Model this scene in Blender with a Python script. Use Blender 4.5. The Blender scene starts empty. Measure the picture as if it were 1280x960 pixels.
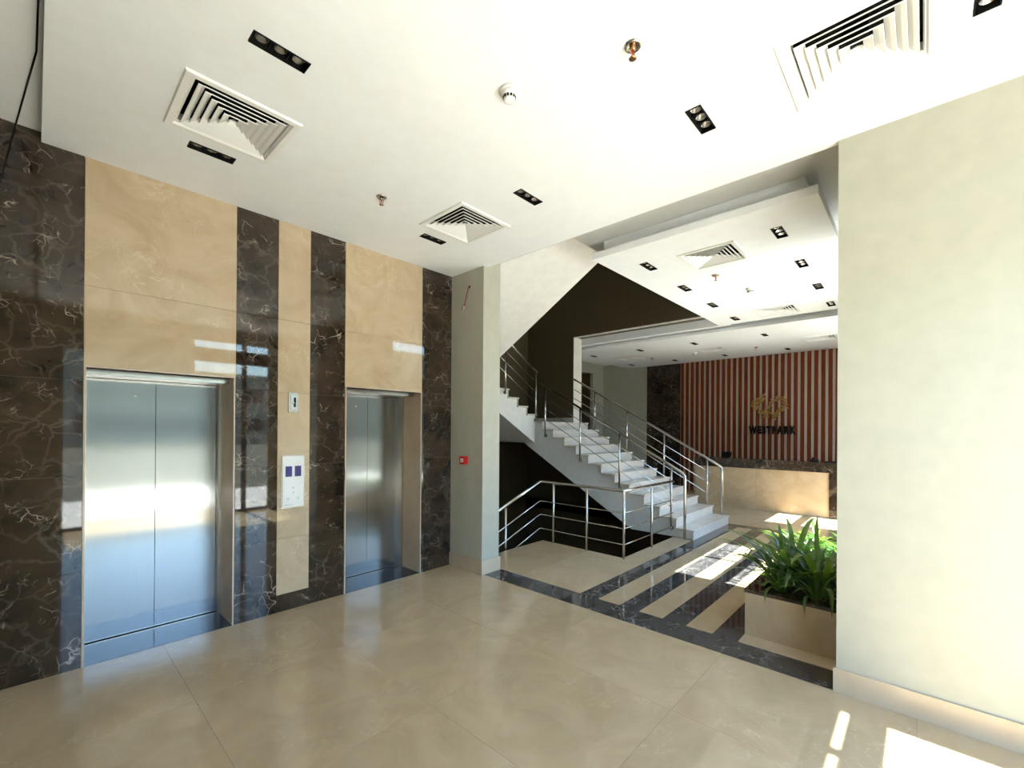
import bpy, bmesh, math, random
from mathutils import Vector, Matrix
random.seed(7)
sc = bpy.context.scene
C = sc.collection
# ---------------------------------------------------------------- camera
cam_d = bpy.data.cameras.new('camera'); cam = bpy.data.objects.new('camera', cam_d); C.objects.link(cam)
F_PX = 553.83
cam_d.sensor_width = 36; cam_d.lens = F_PX*36/1280; cam_d.shift_y = (535.02-480)/1280; cam_d.clip_start = .02
yaw, pitch, roll = 0.748133, 0.002536, -0.006368
fw = Vector((math.cos(yaw)*math.cos(pitch), math.sin(yaw)*math.cos(pitch), math.sin(pitch)))
rt = Vector((math.sin(yaw), -math.cos(yaw), 0)); dn = fw.cross(rt)
r2 = math.cos(roll)*rt + math.sin(roll)*dn; d2 = -math.sin(roll)*rt + math.cos(roll)*dn
M = Matrix((r2, -d2, -fw)).transposed().to_4x4(); M.translation = (0, 0, 1.65)
cam.matrix_world = M; sc.camera = cam
# ---------------------------------------------------------------- sky, sun, exposure
TAN_E = 1.846
w = bpy.data.worlds.new('world'); sc.world = w; w.use_nodes = True
nt = w.node_tree; bg = nt.nodes['Background']
sky = nt.nodes.new('ShaderNodeTexSky'); sky.sky_type = 'NISHITA'; sky.sun_disc = False
sky.sun_elevation = math.atan(TAN_E); sky.sun_rotation = math.pi; sky.air_density = 1.2; sky.dust_density = .05; sky.ozone_density = 3.0
nt.links.new(sky.outputs[0], bg.inputs[0]); bg.inputs[1].default_value = .42
sun_d = bpy.data.lights.new('sun', 'SUN'); sun = bpy.data.objects.new('sun', sun_d); C.objects.link(sun)
sun_d.energy = 16.0; sun_d.color = (1.0, .97, .93); sun_d.angle = math.radians(.53)
sun.location = (2, -12, 20); sun.rotation_euler = Vector((0, 1, -TAN_E)).to_track_quat('-Z', 'Y').to_euler()
vs = sc.view_settings; vs.view_transform = 'Standard'; vs.look = 'None'; vs.gamma = 1; vs.use_curve_mapping = False
vs.exposure = 2.05
sc.cycles.blur_glossy = .25
# ---------------------------------------------------------------- materials
def new_mat(name):
    m = bpy.data.materials.new(name); m.use_nodes = True
    n = m.node_tree.nodes; return m, n, m.node_tree.links, n['Principled BSDF']
def ramp(n, stops):
    r = n.new('ShaderNodeValToRGB'); e = r.color_ramp.elements
    e[0].position, e[0].color = stops[0][0], (*stops[0][1], 1)
    e[1].position, e[1].color = stops[-1][0], (*stops[-1][1], 1)
    for p, c in stops[1:-1]:
        k = e.new(p); k.color = (*c, 1)
    return r
def coords(n, l, per_piece=True):
    g = n.new('ShaderNodeNewGeometry')
    if not per_piece: return g.outputs['Position']
    oi = n.new('ShaderNodeObjectInfo'); mu = n.new('ShaderNodeVectorMath'); mu.operation = 'SCALE'
    mu.inputs[0].default_value = (17.3, 29.1, 11.7); l.new(oi.outputs['Random'], mu.inputs['Scale'])
    ad = n.new('ShaderNodeVectorMath'); l.new(g.outputs['Position'], ad.inputs[0]); l.new(mu.outputs[0], ad.inputs[1])
    return ad.outputs[0]
def noise(n, l, co, scale, detail=4, rough=.5, dist=0):
    t = n.new('ShaderNodeTexNoise'); l.new(co, t.inputs['Vector'])
    t.inputs['Scale'].default_value = scale; t.inputs['Detail'].default_value = detail
    t.inputs['Roughness'].default_value = rough; t.inputs['Distortion'].default_value = dist
    return t.outputs['Fac']
def math_n(n, l, op, a, b=None, clamp=False):
    m = n.new('ShaderNodeMath'); m.operation = op; m.use_clamp = clamp
    for i, v in enumerate((a, b)):
        if v is None: continue
        if isinstance(v, (int, float)): m.inputs[i].default_value = v
        else: l.new(v, m.inputs[i])
    return m.outputs[0]
def mixc(n, l, fac, a, b):
    m = n.new('ShaderNodeMix'); m.data_type = 'RGBA'
    for i, v in ((0, fac), (6, a), (7, b)):
        if isinstance(v, tuple): m.inputs[i].default_value = (*v, 1)
        elif isinstance(v, (int, float)): m.inputs[i].default_value = v
        else: l.new(v, m.inputs[i])
    return m.outputs[2]
def vein(n, l, co, scale, width, dist, detail=3):
    f = noise(n, l, co, scale, detail, .55, dist)
    a = math_n(n, l, 'ABSOLUTE', math_n(n, l, 'SUBTRACT', f, .5))
    return math_n(n, l, 'SUBTRACT', 1.0, math_n(n, l, 'DIVIDE', a, width), True)
def dark_marble(name, base, mid, veincol, rough=.03):
    m, n, l, b = new_mat(name); co = coords(n, l)
    cl = ramp(n, [(.3, base), (.72, mid)]); l.new(noise(n, l, co, 3.2, 6, .6, .8), cl.inputs[0])
    wob = n.new('ShaderNodeTexNoise'); l.new(co, wob.inputs['Vector']); wob.inputs['Scale'].default_value = 3.5; wob.inputs['Detail'].default_value = 4
    sca = n.new('ShaderNodeVectorMath'); sca.operation = 'SCALE'; l.new(wob.outputs['Color'], sca.inputs[0]); sca.inputs['Scale'].default_value = .35
    cod = n.new('ShaderNodeVectorMath'); l.new(co, cod.inputs[0]); l.new(sca.outputs[0], cod.inputs[1])
    def crack(scale, width, mscale, lo, hi):
        vo = n.new('ShaderNodeTexVoronoi'); vo.feature = 'DISTANCE_TO_EDGE'; l.new(cod.outputs[0], vo.inputs['Vector']); vo.inputs['Scale'].default_value = scale
        e = math_n(n, l, 'SUBTRACT', 1.0, math_n(n, l, 'DIVIDE', vo.outputs['Distance'], width), True)
        mk = ramp(n, [(lo, (0, 0, 0)), (hi, (1, 1, 1))]); l.new(noise(n, l, co, mscale, 3), mk.inputs[0])
        return math_n(n, l, 'MULTIPLY', e, mk.outputs[0])
    v1 = crack(6.5, .026, 5.0, .54, .64); v2 = crack(15.0, .045, 8.0, .55, .66); v3 = math_n(n, l, 'MULTIPLY', crack(5.0, .06, 1.8, .42, .62), .16)
    v = math_n(n, l, 'ADD', math_n(n, l, 'MAXIMUM', v1, math_n(n, l, 'MULTIPLY', v2, .55)), v3, True)
    v = math_n(n, l, 'MULTIPLY', v, .95)
    l.new(mixc(n, l, v, cl.outputs[0], veincol), b.inputs['Base Color'])
    b.inputs['Roughness'].default_value = rough; b.inputs['IOR'].default_value = 1.55
    return m
def cream_marble(name, a, c, veincol, rough=.03, vs_=.5):
    m, n, l, b = new_mat(name); co = coords(n, l)
    cl = ramp(n, [(.3, a), (.7, c)]); l.new(noise(n, l, co, 2.2, 6, .62, 1.4), cl.inputs[0])
    mask = ramp(n, [(.45, (0, 0, 0)), (.7, (1, 1, 1))]); l.new(noise(n, l, co, 1.6, 2), mask.inputs[0])
    v = math_n(n, l, 'MULTIPLY', vein(n, l, co, 3.0, .016, 1.8, 4), mask.outputs[0])
    v = math_n(n, l, 'MULTIPLY', v, vs_)
    l.new(mixc(n, l, v, cl.outputs[0], veincol), b.inputs['Base Color'])
    b.inputs['Roughness'].default_value = rough; b.inputs['IOR'].default_value = 1.5
    return m
def paint(name, col, rough=.6, amp=.04, bump=.05, scale=9):
    m, n, l, b = new_mat(name); co = coords(n, l, False)
    lo = tuple(x*(1-amp) for x in col); hi = tuple(min(1, x*(1+amp)) for x in col)
    r = ramp(n, [(.3, lo), (.7, hi)]); l.new(noise(n, l, co, scale, 4), r.inputs[0]); l.new(r.outputs[0], b.inputs['Base Color'])
    b.inputs['Roughness'].default_value = rough
    if bump:
        bp = n.new('ShaderNodeBump'); bp.inputs['Strength'].default_value = bump; bp.inputs['Distance'].default_value = .004
        l.new(noise(n, l, co, 90, 3), bp.inputs['Height']); l.new(bp.outputs[0], b.inputs['Normal'])
    return m
def metal(name, col, rough, aniso=0, brushed=None):
    m, n, l, b = new_mat(name); co = coords(n, l, False)
    b.inputs['Metallic'].default_value = 1
    lo = tuple(x*.93 for x in col)
    mp = n.new('ShaderNodeMapping'); l.new(co, mp.inputs[0]); mp.inputs['Scale'].default_value = brushed or (20, 20, 20)
    f = noise(n, l, mp.outputs[0], 4, 3)
    r = ramp(n, [(.3, lo), (.7, col)]); l.new(f, r.inputs[0]); l.new(r.outputs[0], b.inputs['Base Color'])
    b.inputs['Roughness'].default_value = rough
    if aniso:
        b.inputs['Anisotropic'].default_value = aniso
        t = n.new('ShaderNodeCombineXYZ'); t.inputs[0].default_value = 1; l.new(t.outputs[0], b.inputs['Tangent'])
    return m
MT = {}
MT['dark'] = dark_marble('emperador_marble', (.012, .008, .0055), (.055, .036, .024), (.42, .35, .27))
MT['darkfloor'] = dark_marble('emperador_floor_marble', (.024, .024, .025), (.060, .059, .060), (.42, .40, .38), .06)
MT['cream'] = cream_marble('cream_wall_marble', (.45, .335, .205), (.57, .445, .30), (.74, .63, .47))
MT['floor'] = cream_marble('cream_floor_marble', (.415, .31, .185), (.50, .385, .24), (.70, .60, .44), .075, .4)
MT['base'] = cream_marble('cream_skirting_marble', (.50, .385, .27), (.60, .475, .34), (.7, .6, .48), .2, .3)
MT['step'] = cream_marble('white_step_marble', (.60, .55, .485), (.72, .675, .61), (.45, .42, .40), .18, .5)
MT['wall'] = paint('cream_wall_paint', (.44, .43, .35), .55)
MT['white'] = paint('white_ceiling_paint', (.85, .865, .87), .7, .02)
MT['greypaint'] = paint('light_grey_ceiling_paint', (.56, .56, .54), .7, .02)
MT['stairpaint'] = paint('grey_white_stair_paint', (.66, .67, .66), .6)
MT['brown'] = paint('dark_brown_paint', (.082, .062, .031), .65)
MT['trimwhite'] = paint('white_frame_paint', (.80, .78, .72), .4)
MT['grout'] = paint('grout', (.30, .24, .17), .9)
MT['concrete'] = paint('screed', (.18, .16, .14), .9)
MT['diff'] = paint('white_powder_coat', (.82, .82, .79), .35, .01, 0)
MT['plastic'] = paint('white_plastic', (.80, .79, .76), .35, .01, 0)
MT['black'] = paint('black_enamel', (.004, .004, .004), .6, .05, 0)
MT['black'].node_tree.nodes['Principled BSDF'].inputs['Specular IOR Level'].default_value = .2
MT['blackgranite'] = paint('black_granite', (.012, .012, .014), .07, .3, 0, 60)
MT['steel'] = metal('brushed_steel', (.38, .38, .37), .17, 1.0, (60, 60, .6))
MT['frame'] = metal('steel_frame', (.50, .46, .40), .25)
MT['chrome'] = metal('polished_steel', (.66, .64, .61), .16)
MT['brass'] = metal('copper_sprinkler', (.55, .30, .16), .3)
MT['gold'] = metal('gold_leaf_metal', (.45, .27, .09), .3)
MT['lens'] = metal('lamp_reflector', (.55, .55, .55), .25)
MT['bluescreen'] = paint('violet_display', (.04, .035, .18), .15, .05, 0)
MT['grey'] = paint('grey_print', (.25, .26, .26), .5, .02, 0)
MT['red'] = paint('red_plastic', (.55, .012, .012), .35, .02, 0)
MT['redwire'] = paint('red_wire', (.30, .02, .03), .5, .02, 0)
MT['soil'] = paint('soil', (.018, .012, .008), .95, .4, .3, 30)
MT['paving'] = paint('outdoor_paving', (.62, .59, .54), .8, .12)
MT['garden'] = paint('garden_wall_render', (.34, .34, .28), .8, .1)
MT['lawn'] = paint('dull_grass', (.075, .075, .05), .9, .3)
MT['alu'] = paint('dark_window_frame', (.03, .03, .032), .4, .03, 0)
def wood():
    m, n, l, b = new_mat('red_brown_wood'); co = coords(n, l)
    mp = n.new('ShaderNodeMapping'); l.new(co, mp.inputs[0]); mp.inputs['Scale'].default_value = (14, 14, .9)
    r = ramp(n, [(.3, (.10, .012, .0022)), (.7, (.215, .046, .006))]); l.new(noise(n, l, mp.outputs[0], 2.5, 5, .6, .6), r.inputs[0])
    l.new(r.outputs[0], b.inputs['Base Color']); b.inputs['Roughness'].default_value = .5; b.inputs['Specular IOR Level'].default_value = .25; return m
MT['wood'] = wood()
MT['slatback'] = paint('pale_backing', (.50, .43, .36), .6)
def leaf_mat():
    m, n, l, b = new_mat('strap_leaf'); co = coords(n, l)
    r = ramp(n, [(.3, (.016, .055, .010)), (.75, (.055, .15, .022))]); l.new(noise(n, l, co, 5, 3), r.inputs[0])
    l.new(r.outputs[0], b.inputs['Base Color']); b.inputs['Roughness'].default_value = .3
    tr = n.new('ShaderNodeBsdfTranslucent'); tr.inputs[0].default_value = (.30, .50, .05, 1)
    mx = n.new('ShaderNodeMixShader'); mx.inputs[0].default_value = .3
    l.new(b.outputs[0], mx.inputs[1]); l.new(tr.outputs[0], mx.inputs[2]); l.new(mx.outputs[0], n['Material Output'].inputs[0]); return m
MT['leaf'] = leaf_mat()
def glass_mat():
    m, n, l, b = new_mat('window_glass'); n.remove(b)
    tr = n.new('ShaderNodeBsdfTransparent'); tr.inputs[0].default_value = (.93, .96, .95, 1)
    gl = n.new('ShaderNodeBsdfGlossy'); gl.inputs['Roughness'].default_value = .01
    lw = n.new('ShaderNodeLayerWeight'); lw.inputs[0].default_value = .5
    fr = math_n(n, l, 'ADD', math_n(n, l, 'MULTIPLY', math_n(n, l, 'POWER', lw.outputs['Facing'], 5.0), .9), .04)
    mx = n.new('ShaderNodeMixShader'); l.new(fr, mx.inputs[0]); l.new(tr.outputs[0], mx.inputs[1]); l.new(gl.outputs[0], mx.inputs[2])
    l.new(mx.outputs[0], n['Material Output'].inputs[0]); return m
MT['glass'] = glass_mat()
# ---------------------------------------------------------------- helpers
ORG = {}
def link(name, me, org, parent=None):
    o = bpy.data.objects.new(name, me); C.objects.link(o); org = Vector(org); ORG[o] = org
    if parent is not None:
        o.parent = parent; o.location = org - ORG[parent]
    else: o.location = org
    return o
def tag(o, label, cat=None, group=None, kind=None):
    o['label'] = label
    if cat: o['category'] = cat
    if group: o['group'] = group
    if kind: o['kind'] = kind
    return o
def thing(name, loc, label, cat, group=None, kind=None):
    return tag(link(name, None, loc), label, cat, group, kind)
def mesh_from(name, verts, faces, m, smooth=False, org=(0, 0, 0)):
    me = bpy.data.meshes.new(name); org = Vector(org)
    me.from_pydata([tuple(Vector(v)-org) for v in verts], [], faces)
    bm = bmesh.new(); bm.from_mesh(me); bmesh.ops.recalc_face_normals(bm, faces=bm.faces); bm.to_mesh(me); bm.free()
    me.materials.append(MT[m])
    if smooth:
        for p in me.polygons: p.use_smooth = True
    return me
BOXC = {}
def box(name, x0, x1, y0, y1, z0, z1, m, parent=None, bev=0):
    sx, sy, sz = x1-x0, y1-y0, z1-z0
    key = (round(sx, 4), round(sy, 4), round(sz, 4), m, bev)
    if key not in BOXC:
        me = bpy.data.meshes.new(name); bm = bmesh.new(); bmesh.ops.create_cube(bm, size=1)
        for v in bm.verts: v.co = Vector((v.co.x*sx, v.co.y*sy, (v.co.z+.5)*sz))
        if bev: bmesh.ops.bevel(bm, geom=list(bm.edges), offset=bev, segments=1, affect='EDGES')
        bm.to_mesh(me); bm.free(); me.materials.append(MT[m]); BOXC[key] = me
    return link(name, BOXC[key], ((x0+x1)/2, (y0+y1)/2, z0), parent)
def plate(name, ax, a0, a1, b0, b1, c0, c1, holes, m, parent=None):
    """slab with rectangular holes; ax = normal axis (c range); a, b are the other two axes in xyz order"""
    A = sorted({a0, a1, *[h[0] for h in holes], *[h[1] for h in holes]}); B = sorted({b0, b1, *[h[2] for h in holes], *[h[3] for h in holes]})
    A = [v for v in A if a0 <= v <= a1]; B = [v for v in B if b0 <= v <= b1]
    def solid(i, j):
        if i < 0 or j < 0 or i >= len(A)-1 or j >= len(B)-1: return False
        x, y = (A[i]+A[i+1])/2, (B[j]+B[j+1])/2
        return not any(h[0] < x < h[1] and h[2] < y < h[3] for h in holes)
    V = {}; vl = []; fs = []
    def vid(a, b, c):
        if (a, b, c) not in V:
            V[(a, b, c)] = len(vl); p = {0: (c, a, b), 1: (a, c, b), 2: (a, b, c)}[ax]; vl.append(p)
        return V[(a, b, c)]
    for i in range(len(A)-1):
        for j in range(len(B)-1):
            if not solid(i, j): continue
            a, a_, b, b_ = A[i], A[i+1], B[j], B[j+1]
            for c in (c0, c1): fs.append([vid(a, b, c), vid(a_, b, c), vid(a_, b_, c), vid(a, b_, c)])
            for di, dj, p, q in ((-1, 0, (a, b), (a, b_)), (1, 0, (a_, b), (a_, b_)), (0, -1, (a, b), (a_, b)), (0, 1, (a, b_), (a_, b_))):
                if not solid(i+di, j+dj): fs.append([vid(*p, c0), vid(*q, c0), vid(*q, c1), vid(*p, c1)])
    org = {0: ((c0+c1)/2, (a0+a1)/2, b0), 1: ((a0+a1)/2, (c0+c1)/2, b0), 2: ((a0+a1)/2, (b0+b1)/2, c0)}[ax]
    return link(name, mesh_from(name, vl, fs, m, org=org), org, parent)
def prism(name, pts, ax, c0, c1, m, parent=None):
    f = {0: lambda p, c: (c, p[0], p[1]), 1: lambda p, c: (p[0], c, p[1]), 2: lambda p, c: (p[0], p[1], c)}[ax]
    n = len(pts); vl = [f(p, c0) for p in pts]+[f(p, c1) for p in pts]
    fs = [list(range(n)), list(range(2*n-1, n-1, -1))]+[[i, (i+1) % n, n+(i+1) % n, n+i] for i in range(n)]
    org = (sum(v[0] for v in vl)/len(vl), sum(v[1] for v in vl)/len(vl), min(v[2] for v in vl))
    return link(name, mesh_from(name, vl, fs, m, org=org), org, parent)
def tube_geo(pts, r, seg=10, caps=True):
    pts = [Vector(p) for p in pts]; vl = []; fs = []
    t0 = (pts[1]-pts[0]).normalized(); up = Vector((0, 0, 1)) if abs(t0.z) < .9 else Vector((1, 0, 0))
    nrm = t0.cross(up).normalized()
    for i, p in enumerate(pts):
        if i == 0: t = t0; k = 1
        elif i == len(pts)-1: t = (pts[-1]-pts[-2]).normalized(); k = 1
        else:
            a = (pts[i]-pts[i-1]).normalized(); b = (pts[i+1]-pts[i]).normalized(); t = (a+b).normalized(); k = 1/max(.5, t.dot(a))
        nrm = (nrm-t*nrm.dot(t)).normalized(); bi = t.cross(nrm)
        for s in range(seg):
            q = 2*math.pi*s/seg; vl.append(p+(nrm*math.cos(q)+bi*math.sin(q))*r*(1 if k == 1 else (1+(k-1)*.6)))
    for i in range(len(pts)-1):
        for s in range(seg): fs.append([i*seg+s, i*seg+(s+1) % seg, (i+1)*seg+(s+1) % seg, (i+1)*seg+s])
    if caps: fs += [list(range(seg)), list(range(len(vl)-seg, len(vl)))]
    return vl, fs
def rounded(pts, rad, n=5):
    pts = [Vector(p) for p in pts]; out = [pts[0]]
    for i in range(1, len(pts)-1):
        a = (pts[i-1]-pts[i]); b = (pts[i+1]-pts[i]); d = min(rad, a.length*.45, b.length*.45)
        p, q = pts[i]+a.normalized()*d, pts[i]+b.normalized()*d
        for k in range(n+1):
            t = k/n; out.append((1-t)**2*p+2*t*(1-t)*pts[i]+t*t*q)
    return out+[pts[-1]]
def tube(name, pts, r, m, parent=None, seg=10):
    vl, fs = tube_geo(pts, r, seg); org = (sum(v.x for v in vl)/len(vl), sum(v.y for v in vl)/len(vl), min(v.z for v in vl))
    me = mesh_from(name, vl, fs, m, True, org)
    for p in me.polygons:
        if len(p.vertices) > 4: p.use_smooth = False
    return link(name, me, org, parent)
def lathe(name, prof, loc, m, parent=None, seg=20, ax=2, key=None):
    """profile [(r, h)] revolved around axis through loc"""
    vl = []; fs = []
    for r, h in prof:
        for s in range(seg):
            q = 2*math.pi*s/seg; u, v = r*math.cos(q), r*math.sin(q)
            vl.append({2: (u, v, h), 0: (h, u, v), 1: (u, h, v)}[ax])
    for i in range(len(prof)-1):
        for s in range(seg): fs.append([i*seg+s, i*seg+(s+1) % seg, (i+1)*seg+(s+1) % seg, (i+1)*seg+s])
    fs += [list(range(seg)), list(range(len(vl)-seg, len(vl)))]
    me = BOXC.get(key) if key else None
    if me is None:
        me = mesh_from(name, vl, fs, m, True)
        for p in me.polygons:
            if len(p.vertices) > 4: p.use_smooth = False
        if key: BOXC[key] = me
    return link(name, me, loc, parent)
# ---------------------------------------------------------------- dimensions
D = 4.2155      # elevator wall
XC = 3.47       # line of column, border and right wall
H = 3.5; HL = 3.565; H2 = 3.6; HR = 3.4; HQ = 3.53
TOP = 5.3
PX, PY1, PY2 = 5.16, 2.83, 4.15          # stair pit edges
SX0, SX1, SY0 = 6.735, 8.35, 2.52        # flight 1
RUN, RISE = .267, .15
YB = 7.23                                # back wall of the stairwell
XB = 8.35; XW = 12.4
YG = -1.43; YL = .22                     # glazing planes
# ---------------------------------------------------------------- floor
pit = [(PX, XB, PY1, 5.0), (3.75, XB, PY2, YB)]
stairfoot = (SX0, SX1, SY0, PY1)
floor = plate('floor', 2, -3.2, XW, YG, 7.53, -.25, -.02, [(PX, SX1, PY1, PY2+.01), (3.75, SX1, PY2, YB), (3.75, XW, YG-.01, YL)], 'concrete')
tag(floor, 'polished cream marble floor with dark striped inlay by the stairs', 'floor', kind='structure')
g = .0007
def tile(name, x0, x1, y0, y1, m): return box(name, x0+g, x1-g, y0+g, y1-g, -.02, 0, m, floor)
def tiles(name, x0, x1, y0, y1, m, px, py, ox=0, oy=0):
    xs = [x0]; k = math.ceil((x0-ox)/px+1e-6)
    while ox+k*px < x1-.05: xs.append(ox+k*px); k += 1
    ys = [y0]; k = math.ceil((y0-oy)/py+1e-6)
    while oy+k*py < y1-.05: ys.append(oy+k*py); k += 1
    xs.append(x1); ys.append(y1)
    for i in range(len(xs)-1):
        for j in range(len(ys)-1):
            if ys[j+1]-ys[j] > .02 and xs[i+1]-xs[i] > .02: tile(name, xs[i], xs[i+1], ys[j], ys[j+1], m)
tiles('floor_tile', -3.2, XC, YG, D, 'floor', .9475, 1.065, .67, 2.15)
tiles('border_tile', XC, 3.75, .4, 3.64, 'darkfloor', .5, .9, 0, .1)
XS0, XS1 = 3.75, 8.18
tiles('stripe_tile', XS0, 8.40, 2.32, 2.53, 'darkfloor', .93, 1, 3.75, 0)
tiles('floor_tile', XS0, XS1, 2.09, 2.32, 'floor', .93, 1, 3.75, 0)
tiles('stripe_tile', XS0, XS1, 1.89, 2.09, 'darkfloor', .93, 1, 3.75, 0)
tiles('floor_tile', XS0, XS1, 1.67, 1.89, 'floor', .93, 1, 3.75, 0)
tiles('stripe_tile', XS0, XS1, 1.465, 1.67, 'darkfloor', .93, 1, 3.75, 0)
tiles('floor_tile', XS0, XS1, 1.25, 1.465, 'floor', .93, 1, 3.75, 0)
tiles('stripe_tile', XS0, XS1, 1.05, 1.25, 'darkfloor', .93, 1, 3.75, 0)
tiles('floor_tile', 3.75, XS1, YL, 1.05, 'floor', .93, 1.1, 3.75, 0)
tiles('border_tile', XS1, 8.40, YL, 2.32, 'darkfloor', .5, .9, 0, .1)
tiles('floor_tile', 8.40, XW, YL, 7.53, 'floor', .93, .93, 8.40, .28)
tiles('floor_tile', 3.75, PX, 2.53, PY2, 'floor', .93, .81, 3.75, 2.53)
tiles('floor_tile', PX, SX0, 2.53, PY1, 'floor', .93, 1, 3.75, 0)
# pit lining
p = plate('wall_pit', 2, 3.72, SX1+.1, PY1-.15, YB+.1, -3.0, -2.9, [], 'brown'); tag(p, 'dark floor at the bottom of the basement stairwell', 'floor', kind='structure')
pw = thing('wall_basement', (6, 5, -2.9), 'dark brown walls of the basement stairwell below the floor', 'wall', kind='structure')
box('wall_face', PX, SX1, PY1-.1, PY1, -2.9, -.25, 'brown', pw); box('wall_face', PX-.1, PX, PY1-.1, PY2, -2.9, -.25, 'brown', pw)
box('wall_face', 3.72, PX-.1, PY2-.1, PY2, -2.9, -.25, 'brown', pw); box('wall_face', 3.62, 3.72, PY2-.1, YB, -2.9, -.0, 'brown', pw)
# ---------------------------------------------------------------- left wall with lifts
E1 = (.226, 1.139); E2 = (2.10, 3.016); ET = 2.06
wl = plate('wall_left', 1, -3.2, 3.47, 0, TOP, D+.02, D+.5, [(E1[0]-.0, E1[1], 0, ET), (E2[0], E2[1], 0, ET)], 'concrete')
tag(wl, 'left wall clad in dark brown and cream marble around the two lifts', 'wall', kind='structure')
JZ = [0, .655, 1.31, 1.965, 2.62, 3.275, 3.62]
def slabs(x0, x1, z0, z1, m, joints=JZ):
    zs = [z0]+[z for z in joints if z0+.03 < z < z1-.03]+[z1]
    for i in range(len(zs)-1): box('marble_slab', x0+.0008, x1-.0008, D, D+.02, zs[i]+.001, zs[i+1]-.001, m, wl)
ZT = 3.62
for a, b in ((-3.2, -2.3), (-2.3, -1.4), (-1.4, -.5), (-.5, E1[0]-.002)): slabs(a, b, 0, ZT, 'dark')
slabs(E1[0], E1[1]+.004, ET+.012, ZT, 'cream', [2.62]); slabs(1.143, 1.472, 0, ZT, 'dark')
slabs(1.472, 1.754, .153, ZT, 'cream', [.655, 1.31, 1.965, 2.62]); slabs(1.472, 1.754, 0, .153, 'dark', [])
slabs(1.754, E2[0]-.006, 0, ZT, 'dark'); slabs(E2[0]-.004, E2[1]+.004, ET+.012, ZT, 'cream', [2.62]); slabs(E2[1]+.006, 3.449, 0, ZT, 'dark', [.655, 1.31, 1.92, 2.57, 3.2])
def lift(n, x0, x1, split, label):
    t = thing('door_%d' % n, ((x0+x1)/2, D+.42, 0), label, 'elevator door', kind='structure')
    r = .012
    box('reveal', x0, x0+r, D-.004, D+.40, 0, ET, 'base', t); box('reveal', x1-r, x1, D-.004, D+.40, 0, ET, 'base', t)
    box('reveal', x0, x1, D-.004, D+.40, ET, ET+r, 'base', t)
    fx0, fx1 = x0+r, x1-r; yd = D+.415
    box('frame_post', fx0, fx0+.022, D+.34, yd+.05, .004, ET-.002, 'frame', t); box('frame_post', fx1-.022, fx1, D+.34, yd+.05, .004, ET-.002, 'frame', t)
    box('header', fx0, fx1, D+.13, yd+.05, ET-.038, ET-.001, 'frame', t)
    box('door_panel', fx0+.024, split-.002, yd, yd+.04, .012, ET-.042, 'steel', t); p2 = box('door_panel', split+.002, fx1-.024, yd, yd+.04, .012, ET-.042, 'steel', t)
    p1 = [c for c in t.children if c.name.startswith('door_panel')][0]
    lathe('keyhole', [(.011, 0), (.011, -.003), (.005, -.003), (.005, -.001)], ((fx0+split)/2+.09, yd, ET-.165), 'frame', p1, 14, 1)
    s = box('sill', fx0, fx1, D-.002, yd+.05, -.015, .002, 'blackgranite', t); s['label'] = 'black granite sill strip in front of the door'
    box('sill_track', fx0+.022, fx1-.022, yd-.035, yd-.02, .002, .006, 'frame', t)
    box('shaft_back', fx0, fx1, yd+.05, yd+.08, 0, ET, 'black', t)
lift(1, E1[0], E1[1], .678, 'brushed steel lift doors with cream marble surround, left and nearer of two')
lift(2, E2[0], E2[1], 2.574, 'brushed steel lift doors with cream marble surround, right and farther of two')
# ---------------------------------------------------------------- column, walls
col = plate('wall_column', 2, 3.45, 3.72, 3.655, D+.02, 0, H2+.2, [], 'wall'); tag(col, 'cream painted square column at the end of the lift wall', 'column', kind='structure')
sh = plate('wall_shaft', 0, D+.02, YB, -.02, TOP, 3.47, 3.72, [], 'wall'); tag(sh, 'cream wall behind the column along the stairwell', 'wall', kind='structure')
b = thing('baseboard_left', (3.45, 3.65, 0), 'cream marble skirting around the foot of the column', 'baseboard', kind='structure')
box('skirting', 3.435, 3.45, 3.64, D, 0, .155, 'base', b); box('skirting', 3.45, 3.735, 3.64, 3.655, 0, .155, 'base', b); box('skirting', 3.72, 3.735, 3.655, D, 0, .155, 'base', b)
wr = plate('wall_right', 2, XC, 3.78, YG, .4, -.02, TOP, [], 'wall'); tag(wr, 'plain cream painted wall at the right beside the planter', 'wall', kind='structure')
b = thing('baseboard_right', (XC, -.5, 0), 'cream marble skirting along the foot of the right wall', 'baseboard', kind='structure')
for a, c in ((YG+.12, -.52), (-.52, .415)): box('skirting', XC-.015, XC, a+.001, c, 0, .15, 'base', b)
box('skirting', XC, 3.75, .4, .415, 0, .15, 'base', b)
for nm, args, lab in (('wall_end', (0, YG, D, 0, TOP, -3.3, -3.2), 'cream end wall of the lift hall outside the picture'),
                      ('wall_back', (1, 3.72, XB, -2.9, TOP, YB, YB+.1), 'dark brown wall at the back of the staircase'),):
    o = plate(nm, *args, [], 'brown' if nm == 'wall_back' else 'wall'); tag(o, lab, 'wall', kind='structure')
ws = plate('wall_stair', 0, 2.62, YB, -2.9, TOP, XB, XB+.295, [(2.6, 5.85, -3, 3.754)], 'brown'); tag(ws, 'dark brown wall beside the staircase with a wide opening', 'wall', kind='structure')
prism('wall_face', [(3.30, -2.9), (5.85, -2.9), (5.85, 1.36), (3.50, 0), (3.30, -.1)], 0, XB, XB+.10, 'brown', ws)
fr = thing('trim_1', (XB, 5.85, 1.8), 'white frame around the wide opening beside the stairs', 'trim', kind='structure')
box('jamb', XB-.005, XB+.305, 5.835, 5.85, 1.80, 3.754, 'trimwhite', fr); box('head', XB-.005, XB+.06, 2.63, 5.835, 3.735, 3.754, 'trimwhite', fr)
box('bulkhead', XB+.295, XB+.45, 2.62, 5.95, 3.605, 3.95, 'white', fr)
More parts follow.
